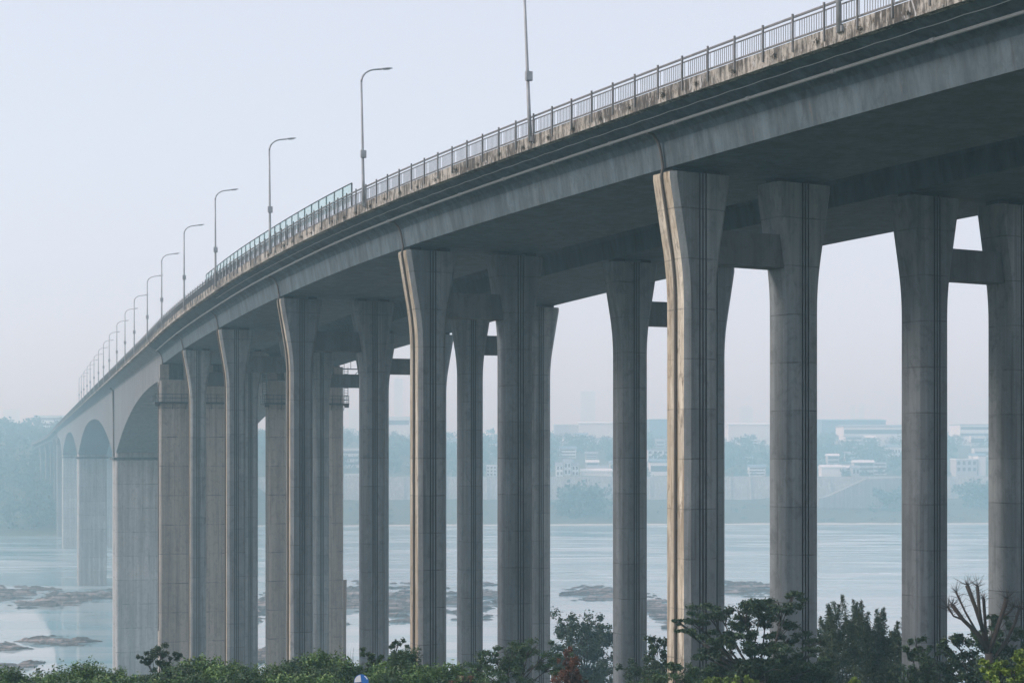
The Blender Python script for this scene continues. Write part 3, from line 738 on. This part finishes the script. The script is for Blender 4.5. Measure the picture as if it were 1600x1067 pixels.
# pruned tree with bare limbs
Yp = 73.0; bx = (1548 - 800) / F * Yp; e = empty('pruned_tree', (bx, Yp, GZ(bx, Yp)), 'bare pruned tree with thick sawn-off brown limbs at the right', 'tree')
tb = MB(); rng = np.random.default_rng(5); base = np.array([bx, Yp, GZ(bx, Yp) - .1]); fork = at(1545, 1020, Yp)
tb.tube([base, base * .5 + fork * .5 + np.array([.05, 0, 0]), fork], [.24, .2, .17], 10)
limbs = [([(1545, 1020), (1528, 990), (1505, 968), (1488, 945)], .12, -.6), ([(1545, 1015), (1535, 980), (1524, 948), (1511, 914)], .12, .3), ([(1535, 985), (1530, 950), (1527, 916)], .09, -.2),
         ([(1545, 1015), (1540, 985), (1537, 935)], .085, .6), ([(1545, 1018), (1557, 985), (1567, 955), (1573, 935)], .13, -.4), ([(1564, 965), (1578, 955), (1584, 948)], .06, .2),
         ([(1555, 1025), (1570, 1005), (1585, 975), (1593, 952)], .085, .5), ([(1528, 990), (1508, 955), (1494, 925)], .055, .5), ([(1505, 968), (1490, 962), (1482, 950)], .05, 0)]
for L, r, dy in limbs:
    q = [at(x, y, Yp + dy * k / (len(L) - 1)) for k, (x, y) in enumerate(L)]; rr = [r * .98 * (1 - .38 * k / (len(L) - 1)) for k in range(len(L))]
    rr[-1] = rr[-2] * 1.12; tb.tube(q, rr, 8)
    for k in range(26):
        d = np.array([rng.normal() * .38, rng.normal() * .38, rng.uniform(.0, .75)]); tb.tube([q[-1], q[-1] + d * .5, q[-1] + d * rng.uniform(.55, .9)], [.008, .006, .003], 4)
    for k in range(16):
        u = rng.random(); p_ = q[-2] * (1 - u) + q[-1] * u; d = np.array([rng.normal() * .3, rng.normal() * .3, rng.uniform(-.05, .4)]); tb.tube([p_, p_ + d], [.01, .004], 4)
tb.build('limbs', mat('dark_bark', (.045, .035, .03), .9), e, True)
# dry stalks by the pillar
rng = np.random.default_rng(6); bx = (546 - 800) / F * 72; e = empty('dry_stalks', (bx, 72, GZ(bx, 72)), 'thin bare dry stalks sticking up from the hedge', 'dry plant'); tb = MB()
for k in range(16):
    r0 = np.array([bx + rng.normal() * .15, 72 + rng.normal() * .15, GZ(bx, 72)]); t1 = at(546 + rng.uniform(-9, 9), rng.uniform(1008, 1035), 72); tb.tube([r0, r0 * .4 + t1 * .6 + np.array([rng.normal() * .05, 0, 0]), t1], [.012, .009, .004], 4)
tb.build('stalks', M['bark'], e)
# weeds rooted in the stained edge beam
rng = np.random.default_rng(77); tp = None
for k, s in enumerate(np.arange(S_BENT[0] - 20, S_BENT[0] + 62, 2.74)):
    r_ = float(rng.choice([.15, .2, .27, .18])); c = pt(s + rng.uniform(-.2, .2), -4.15, z0(s) + rng.uniform(2.55, 2.75))
    if tp is None:
        q_ = leaves(clumpleaves((0, 0, 0), .16, 110, rng, .9, .1), .09, .02, rng, -.1); tp = leafmesh('weed_tuft', q_, M['tuft'], None, (0, 0, 0)); o = tp
    else: o = tp.copy(); COL.objects.link(o)
    o.location = c; o.rotation_euler = (0, 0, rng.uniform(0, 6)); o.scale = (r_ / .16,) * 3
    tag(o, 'small dry weed tuft rooted in the stained edge beam below the railing', 'weed', 'weeds on the bridge edge beam')

# blue and white disc on a post
c = at(564.5, 1064.5, 57); e = empty('round_sign', (c[0], c[1], GZ(c[0], c[1])), 'round blue and white disc sign on a post in the hedge', 'sign')
def disc(r0, r1, a0, a1, y0, y1, n=24):
    b = MB(); A = np.linspace(R(a0), R(a1), n); ring = [(c[0] + r1 * math.cos(a), c[2] + r1 * math.sin(a)) for a in A]
    inner = [(c[0] + r0 * math.cos(a), c[2] + r0 * math.sin(a)) for a in A] if r0 > 0 else [(c[0], c[2])]
    P_ = ring + inner[::-1]; k = len(P_)
    b.add([(x, c[1] + y0, z) for x, z in P_] + [(x, c[1] + y1, z) for x, z in P_], [tuple(range(k)), tuple(range(2 * k - 1, k - 1, -1))] + [(i, i + k, (i + 1) % k + k, (i + 1) % k) for i in range(k)]); return b
MW, MBl, MN = mat('sign_white', (.8, .8, .82), .4), mat('sign_blue', (.03, .16, .5), .35), mat('sign_navy', (.02, .04, .14), .4)
disc(0, .25, 0, 359.99, 0, .03, 48).build('disc', MBl, e); disc(0, .235, 97, 186, -.004, 0).build('white_quarter', MW, e); disc(0, .235, 190, 268, -.004, 0).build('navy_quarter', MN, e)
disc(.205, .235, 22, 62, -.004, 0).build('white_edge', MW, e)
b = MB(); b.box((c[0] - .075, c[1] - .007, c[2] - .085), (.012, 0, 0), (0, .002, 0), (0, 0, .045)); b.build('white_mark', MW, e)
b = MB(); b.tube([(c[0], c[1] + .06, GZ(c[0], c[1]) - .2), (c[0], c[1] + .06, c[2] + .1)], .03, 8); b.build('post', M['lamp'], e)

# ================================================================ ROCKS IN THE RIVER
from mathutils import noise as mnoise, Vector
m = mat('river_rock', rough=.9); t = NT(m); p = t.pos()
k = t.ramp(t.noise(t.scale(p, .06, .25, 1.2), 1.0, 6, .65, .4), [(.36, (.05, .046, .045)), (.5, (.13, .115, .11)), (.62, (.36, .31, .29))])
nz = t.sep(t.n('ShaderNodeNewGeometry').outputs['Normal'])[2]
z_ = t.sep(p)[2]
k = t.mix(t.ramp(z_, [(.0, .85), (.55, 0)]), k, (.035, .036, .036))
t.col(k); t.bump(t.noise(t.scale(p, .4, .6, 2), 1.2, 6, .7), .7, .25); M['rock'] = m
def rock(x0, x1, yf, yb_, h, seed, label):
    """flat layered outcrop between picture columns x0..x1 at the waterline rows yf (front) and yb_ (back)"""
    Y0 = EYE * F / (yf - HZ); Y1 = EYE * F / (yb_ - HZ); Ym = (Y0 + Y1) / 2
    X0 = (x0 - 800) / F * Ym; X1 = (x1 - 800) / F * Ym; lx, ly = (X1 - X0) / 2, (Y1 - Y0) / 2
    cx, cy_ = (X0 + X1) / 2, Ym; nx_, ny_ = max(20, int(lx * 2 / .6)), max(14, int(ly * 2 / .8)); nx_, ny_ = min(nx_, 150), min(ny_, 100)
    h *= .8; b = MB()
    for j in range(ny_ + 1):
        for i in range(nx_ + 1):
            u, v = 2 * i / nx_ - 1, 2 * j / ny_ - 1; X_, Y_ = cx + u * lx, cy_ + v * ly
            q = Vector((X_ * .06, Y_ * .11, seed)); base_ = 1 - (u * u + v * v) ** .9 + .75 * mnoise.fractal(q, 1.0, 2.0, 4)
            strat = mnoise.fractal(Vector((X_ * .05 + Y_ * .03, Y_ * .3, seed + 9)), 1, 2, 3)
            hh = base_ * .75 + .75 * strat - .42 + .55 * mnoise.fractal(Vector((X_ * .16, Y_ * .3, seed + 3)), 1, 2, 4)
            hh = math.floor(hh * 5) / 5 * .75 + hh * .25
            z = h * max(-.6, min(1.1, hh)) + .55 * mnoise.fractal(Vector((X_ * .35, Y_ * .45, seed)), .8, 2.1, 3)
            if max(abs(u), abs(v)) > .96: z = -1.2
            b.v.append((X_, Y_, z))
    W1 = nx_ + 1
    for j in range(ny_):
        for i in range(nx_):
            a = j * W1 + i
            if max(b.v[a][2], b.v[a + 1][2], b.v[a + W1][2], b.v[a + W1 + 1][2]) > -.5: b.f.append([a, a + 1, a + W1 + 1, a + W1]); b.m.append(0)
    o = b.build_at('rock_outcrop', M['rock'], (cx, cy_, 0)); tag(o, label, 'rock', 'rock outcrops in the river')
rock(-80, 75, 946, 914, 2.0, 1.3, 'long layered rock reef at the left edge, farthest from the camera')
rock(40, 185, 953, 920, 2.2, 5.1, 'layered rock reef touching the foot of the second river pier')
rock(-70, 60, 1022, 1000, 1.6, 7.7, 'flat brown rock shelf at the left edge, nearer than the reef')
rock(15, 160, 1014, 993, 1.7, 17.7, 'long pointed rock shelf in the calm water left of the nearest river pier')
rock(-40, 22, 1050, 1034, 1.2, 27.7, 'small rock at the left edge just above the hedge')
rock(10, 62, 1050, 1030, 1.4, 3.2, 'small blocky rock in the calm water above the hedge at left')
rock(80, 270, 1062, 1050, .7, 13.2, 'low dark rocks at the waterline of the nearest river pier')
rock(380, 480, 978, 908, 2.3, 21.0, 'brown rock reef showing between the slender pillars, left of the middle')
rock(480, 600, 982, 906, 2.5, 22.4, 'rugged rock reef beside the rough stump, centre left')
rock(585, 700, 978, 908, 2.2, 23.1, 'dark rock reef behind the sixth pillar, left of the cream pillar')
rock(690, 800, 972, 908, 2.1, 24.9, 'rock reef low in the water just left of the broad double pillar')
rock(395, 440, 1040, 1000, 2.2, 25.3, 'dark rock heap on the near shore between pillars at the left')
rock(870, 1000, 941, 913, 1.5, 26.8, 'low scattered rocks left of the middle pillar')
rock(1005, 1075, 994, 925, 1.8, 29.4, 'broken rocks and foam just left of the yellow-stained pillar')
rock(1110, 1230, 933, 906, 2.0, 30.9, 'rock reef to the right of the yellow-stained pillar')
# rough stump column standing in the reef
a = at(537, 985, 300); b = MB(); hh = []
for k in range(9): hh.append([np.array([a[0] + .5 * math.cos(q) * (1 + .1 * math.sin(5 * q + k)), a[1] + .5 * math.sin(q), -1 + k * 3.3]) for q in np.linspace(0, 6.283, 9)[:-1]])
b.loft(hh); tag(b.build_at('old_pillar', concrete('old_pillar_stone', (.12, .085, .065), (.2, .15, .12), .6, joint=0), (a[0], a[1], 0)), 'old brown stone stump leaning behind the pillar, with weeds on top', 'pillar')

# ================================================================ FAR BANK
def sh(x): return 1150 + 25 * math.sin(x / 260.0)
# embankment wall
b = MB(); xs_ = np.arange(-228, 760, 8.0)
b.loft([[np.array([x, sh(x) + 143 + q, z]) for q, z in ((0, 11), (6.2, 31.8), (9.5, 31.8), (9.5, 11))] for x in xs_])
ew = tag(b.build_at('embankment_wall', concrete('embankment_concrete', (.36, .35, .33), (.5, .49, .47), .6, joint=5.5, jstr=.3), (260, sh(260) + 146, 11)), 'long pale concrete embankment wall along the far bank', 'wall')
for x in xs_[::2]:
    b = MB(); y = sh(x) + 143
    b.loft([[np.array([x + e_, y + q - .9, z]) for q, z in ((0, 11), (6.0, 31.3), (6.6, 31.3), (1, 11))] for e_ in (-.5, .5)]); b.build('buttress', ew.data.materials[0], ew)
# ramp stair on the embankment
A = at(1290, 778, 1268); B = at(1352, 748, 1268); b = MB()
b.loft([[np.array([x, 1262 + q, z]) for q, z in ((0, 8), (0, zt), (14, zt), (14, 8))] for x, zt in ((A[0] - 6, A[2]), (A[0], A[2] + 1), (B[0], B[2]), (B[0] + 30, B[2] + 1))])
b.build_at('ramp', M['wallpier'], (A[0], 1268, 8)); tag(bpy.context.scene.objects['ramp'], 'sloping concrete ramp rising against the embankment wall', 'ramp')

def crown_proto(name, seed, n=280, lean=0):
    rng = np.random.default_rng(seed); Q = []
    for k in range(9):
        c = rng.normal(size=3) * np.array([.42, .42, .3]) + np.array([0, 0, .62]); Q.append(leaves(clumpleaves(c, rng.uniform(.28, .42), n // 9, rng, .8, .3), .17, .13, rng))
    return np.concatenate(Q)
CR = [crown_proto('c', 50 + i) for i in range(6)]
def wood(name, label, spots, hs, seed):
    """a far-off wood that reads as one mass"""
    rng = np.random.default_rng(seed); Q = []
    for (x, y), h in zip(spots, hs):
        q = CR[int(rng.integers(6))]; a = rng.uniform(0, 6.28); c_, s_ = math.cos(a), math.sin(a)
        Rm = np.array([[c_, -s_, 0], [s_, c_, 0], [0, 0, 1.]]); Q.append((q @ Rm.T) * np.array([h * .85, h * .85, h]) + np.array([x, y, GZ(x, y) - .05 * h]))
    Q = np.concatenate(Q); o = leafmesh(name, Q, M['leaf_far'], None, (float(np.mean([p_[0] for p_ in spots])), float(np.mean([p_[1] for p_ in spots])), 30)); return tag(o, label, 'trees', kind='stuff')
rng = np.random.default_rng(91)
def spots(n, xr, dr, gaps=()):
    out = []
    while len(out) < n:
        d = rng.uniform(*dr); x = rng.uniform(*xr); y = sh(x) + d
        px, py = 800 + F * x / y, HZ - F * (GZ(x, y) - EYE) / y
        if any(a0 < px < a1 and b0 < py < b1 for a0, a1, b0, b1 in gaps): continue
        out.append((x, y))
    return out
gaps = [(535, 566, 690, 775), (755, 780, 715, 760), (862, 960, 715, 765), (1015, 1045, 690, 760), (1380, 1425, 690, 722), (1290, 1345, 725, 742), (1490, 1545, 705, 745)]
a = spots(420, (-230, 520), (228, 440), gaps); wood('woodland', 'hazy blue-green woods on the slope above the far embankment', a, rng.uniform(6, 15, len(a)), 1)
a = spots(110, (-230, 520), (155, 225), gaps); wood('woodland', 'scattered hazy trees and scrub just above the far embankment wall', a, rng.uniform(3, 7, len(a)), 2)
a = spots(230, (-230, 560), (455, 585)); wood('woodland', 'hazy tree belt just in front of the pale hilltop sheds', a, rng.uniform(6, 11, len(a)), 7)
a = spots(160, (-400, 650), (640, 1000)); wood('woodland', 'faint tree line behind the pale sheds on the far hilltop', a, rng.uniform(7, 12, len(a)), 3)
a = spots(650, (-620, -235), (-120, 420)); wood('woodland', 'hazy teal wooded hillside at the far end of the bridge', a, rng.uniform(8, 16, len(a)), 4)
a = spots(150, (-230, 500), (8, 120)); wood('scrub', 'low hazy scrub along the far shore below the embankment', a, rng.uniform(1.5, 3, len(a)), 5)
far_trees = [(905, 806, 22, 'large round hazy tree clump before the embankment, left of the middle pillar'), (930, 800, 17, 'smaller round hazy tree beside the large clump before the embankment'), (885, 806, 13, 'low rounded hazy tree left of the large clump before the embankment'),
             (1395, 690, 12, 'round tree standing alone before the pale sheds, between the right pillars'), (1385, 795, 15, 'hazy tree on the shore slope at the right of the sloping ramp'), (1410, 792, 18, 'tall hazy tree at the shore beside the right-hand pillar'), (1520, 792, 18, 'hazy tree on the far shore between the two right-hand pillars'), (1545, 792, 16, 'hazy tree on the far shore against the right-most pillar'), (1305, 690, 10, 'hazy dark tree left before the long pale shed')]
for i, (px, py, h, lb) in enumerate(far_trees):
    Y = 1160.0
    while HZ - F * (GZ((px - 800) / F * Y, Y) - EYE) / Y > py and Y < 1900: Y += 2
    x = (px - 800) / F * Y; e = empty('far_tree', (x, Y, GZ(x, Y)), lb, 'tree')
    b = MB(); b.tube([(x, Y, GZ(x, Y) - 1), (x + .1, Y, GZ(x, Y) + h * .55)], [h * .03, h * .015], 6); b.build('trunk', M['bark'], e)
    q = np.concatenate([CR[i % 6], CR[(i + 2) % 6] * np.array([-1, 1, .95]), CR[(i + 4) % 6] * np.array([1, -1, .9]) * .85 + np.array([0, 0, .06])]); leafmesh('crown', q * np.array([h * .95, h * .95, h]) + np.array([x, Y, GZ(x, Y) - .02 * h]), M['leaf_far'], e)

PALE = [mat('pale_render', (.62, .61, .60), .8), mat('white_sheet', (.72, .72, .72), .6), mat('grey_render', (.42, .42, .43), .8), mat('blue_roof', (.14, .22, .30), .6), mat('grey_roof', (.25, .27, .30), .7), mat('dark_pane', (.05, .065, .08), .2)]
def building(name, label, cat, x0, x1, yt, yb, Y, depth=14, wall=0, roof='flat', rm=4, rows=0, cols=0, band=False):
    A = at(x0, yb, Y); B = at(x1, yt, Y); z0_ = min(A[2], GZ((A[0] + B[0]) / 2, Y)) - 1; e = empty(name, ((A[0] + B[0]) / 2, Y + depth / 2, z0_), label, cat)
    b = MB(); b.aabox(A[0], B[0], Y, Y + depth, z0_, B[2]); b.build('wall', PALE[wall], e)
    w_ = B[0] - A[0]; zt = B[2]; b = MB()
    if roof == 'gable':
        rh = min(3.5, depth * .22); b.loft([[np.array([x, Y + q, z]) for q, z in ((-.8, zt + .003), (depth / 2, zt + rh), (depth + .8, zt + .003))] for x in (A[0] - .8, B[0] + .8)])
    elif roof == 'shed':
        b.loft([[np.array([x, Y + q, z]) for q, z in ((-.6, zt + .003), (-.6, zt + 1), (depth / 2, zt + 2.6), (depth + .6, zt + 1), (depth + .6, zt + .003))] for x in (A[0] - .6, B[0] + .6)])
    else: b.aabox(A[0] - .3, B[0] + .3, Y - .3, Y + depth + .3, zt + .003, zt + .9)
    b.build('roof', PALE[rm], e)
    H_ = zt - max(z0_ + 1, A[2])
    for r in range(rows):
        zc = zt - H_ * (r + .5) / rows
        if band: b = MB(); b.aabox(A[0] + .6, B[0] - .6, Y - .12, Y - .003, zc - H_ / rows * .22, zc + H_ / rows * .22); b.build('window_band', PALE[5], e); continue
        for k in range(cols):
            xc = A[0] + w_ * (k + .5) / cols; b = MB(); hw = w_ / cols * .27; b.aabox(xc - hw, xc + hw, Y - .12, Y - .003, zc - H_ / rows * .28, zc + H_ / rows * .28); b.build('window', PALE[5], e)
    return e
building('house', 'leftmost gabled white house above the embankment beside the broad pillar', 'house', 869, 880, 727, 752, 1330, 12, 1, 'gable', 4, 3, 2)
building('house', 'middle white house of the row of three above the embankment', 'house', 881.5, 892, 722, 752, 1332, 12, 1, 'gable', 4, 3, 2)
building('house', 'rightmost white house of the row of three, next to the pale shed', 'house', 893.5, 904, 727, 752, 1334, 12, 1, 'gable', 4, 3, 2)
building('shed', 'low pale shed with rounded roof right of the three white houses', 'shed', 909, 956, 737, 750, 1336, 22, 1, 'shed', 1, 0)
building('apartment_block', 'narrow white block with windows between the cream pillar and the broad pillar', 'building', 760, 776, 728, 754, 1325, 14, 0, 'flat', 1, 5, 3)
building('house', 'pale flat-roofed house seen left of the cream pillar, nearest the embankment', 'house', 538, 562, 742, 768, 1322, 14, 1, 'flat', 0, 3, 4)
building('office', 'pale banded block behind the flat-roofed house left of the cream pillar', 'building', 534, 566, 702, 728, 1420, 16, 0, 'flat', 1, 3, 1, True)
building('shed', 'grey-blue roofed workshop left of the stained pillar', 'shed', 1016, 1050, 722, 742, 1345, 20, 1, 'shed', 3, 1, 1, True)
building('house', 'pale terraced building above the workshop left of the stained pillar', 'building', 1012, 1052, 703, 718, 1420, 14, 0, 'flat', 4, 2, 5)
building('office', 'long low white building with dark window band among the far trees', 'building', 1384, 1440, 701, 709, 1490, 10, 1, 'flat', 1, 1, 12)
building('shed', 'low white-roofed hut at the left of the gap, above the ramp', 'shed', 1284, 1316, 731, 742, 1340, 14, 1, 'shed', 1, 0)
building('shed', 'small grey hut above the embankment between the right pillars', 'shed', 1332, 1343, 731, 742, 1338, 10, 2, 'gable', 4, 1, 2)
building('factory', 'grey building with pale roof line between the two right-hand pillars', 'building', 1494, 1527, 718, 738, 1345, 18, 2, 'flat', 1, 2, 4)
building('factory', 'blank pale annex at the right of the grey building', 'building', 1528.5, 1540, 713, 738, 1346, 16, 0, 'flat', 4, 0)
building('shed', 'long white factory shed on the hilltop, widest in the right gap', 'shed', 1318, 1420, 667, 682, 1660, 40, 1, 'shed', 4, 1, 1, True)
building('shed', 'blue-roofed long shed behind the white hilltop shed', 'shed', 1284, 1384, 658, 668, 1790, 40, 3, 'shed', 3, 0)
building('shed', 'white hilltop shed between the middle pillars right of the stained pillar', 'shed', 1138, 1210, 664, 682, 1680, 40, 1, 'shed', 1, 0)
building('shed', 'pale hilltop shed left of the middle pillar, with sloping roof', 'shed', 905, 962, 662, 674, 1680, 40, 1, 'shed', 1, 0)
building('shed', 'low grey hilltop shed above the three white houses', 'shed', 866, 904, 664, 674, 1690, 30, 2, 'flat', 1, 0)
building('shed', 'pale stepped hilltop factory at the right edge', 'shed', 1500, 1576, 664, 684, 1680, 40, 1, 'flat', 4, 2, 1, True)
building('shed', 'blue hilltop shed against the stained pillar at its left', 'shed', 1015, 1052, 656, 666, 1750, 40, 3, 'flat', 3, 0)
building('shed', 'pale hilltop building left of the cream pillar', 'shed', 596, 640, 652, 668, 1750, 36, 1, 'flat', 1, 1, 1, True)
building('warehouse', 'large white block on the skyline at the far end of the bridge', 'building', 53, 102, 650, 676, 1800, 40, 1, 'flat', 1, 3, 1, True)
building('warehouse', 'long low white roofs on the wooded hill at the left edge', 'building', 0, 50, 672, 680, 1560, 20, 1, 'flat', 1, 0)
tw = [(908, 930, 612, 'faint tower block in the haze left of the middle pillar'), (545, 560, 640, 'faint tower block in the haze left of the tallest left-hand gap'), (616, 628, 592, 'tall faint tower in the haze left of the cream pillar'), (1332, 1336, 634, 'very thin faint tower in the haze at the left of the right gap'), (1346, 1350, 632, 'very thin faint tower in the haze right of its twin'), (6, 26, 640, 'faint wide tower block in the haze at the left edge'), (1158, 1176, 636, 'faint tower block in the haze right of the stained pillar')]
for x0, x1, yt, lb in tw: building('tower_block', lb, 'tower block', x0, x1, yt, 668, 4600, 30, 0, 'flat', 2, 0)

rng = np.random.default_rng(123)
vis = [(420, 443), (540, 560), (615, 638), (704, 716), (762, 775), (868, 957), (1019, 1040), (1141, 1204), (1286, 1418), (1498, 1557)]
for k in range(46):
    g_ = vis[int(rng.choice(len(vis), p=np.array([b_ - a_ for a_, b_ in vis]) / sum(b_ - a_ for a_, b_ in vis)))]
    px = rng.uniform(*g_); d = rng.choice([rng.uniform(175, 240), rng.uniform(250, 420), rng.uniform(420, 520)]); Y = sh((px - 800) / F * 1450) + d
    gz = GZ((px - 800) / F * Y, Y); yb_ = HZ - F * (gz - EYE) / Y; hgt = rng.uniform(5, 11); wd = rng.uniform(7, 18)
    building('house', 'small pale house half hidden among the hazy trees of the far bank', 'house', px, px + wd / Y * F, yb_ - hgt * F / Y, yb_, Y, 9, int(rng.choice([0, 1, 1, 2])), str(rng.choice(['flat', 'gable', 'gable'])), int(rng.choice([4, 4, 3, 1])), int(rng.integers(1, 4)), 1, True)['group'] = 'small pale houses on the far bank'

# ================================================================ HAZE (one closed box round the camera and the scene)
m = bpy.data.materials.new('haze_air'); m.use_nodes = True
n_ = m.node_tree; n_.nodes.remove(n_.nodes['Principled BSDF'])
v = n_.nodes.new('ShaderNodeVolumePrincipled'); v.inputs['Color'].default_value = (.54, .87, 1.0, 1)
v.inputs['Density'].default_value = .00088; v.inputs['Absorption Color'].default_value = (1, 1, 1, 1); v.inputs['Anisotropy'].default_value = 0.25
n_.links.new(v.outputs[0], n_.nodes['Material Output'].inputs['Volume'])
hz = MB(); hz.aabox(-4300, 4300, -300, 6300, -8, 200)
tag(hz.build('haze', m), kind='stuff')
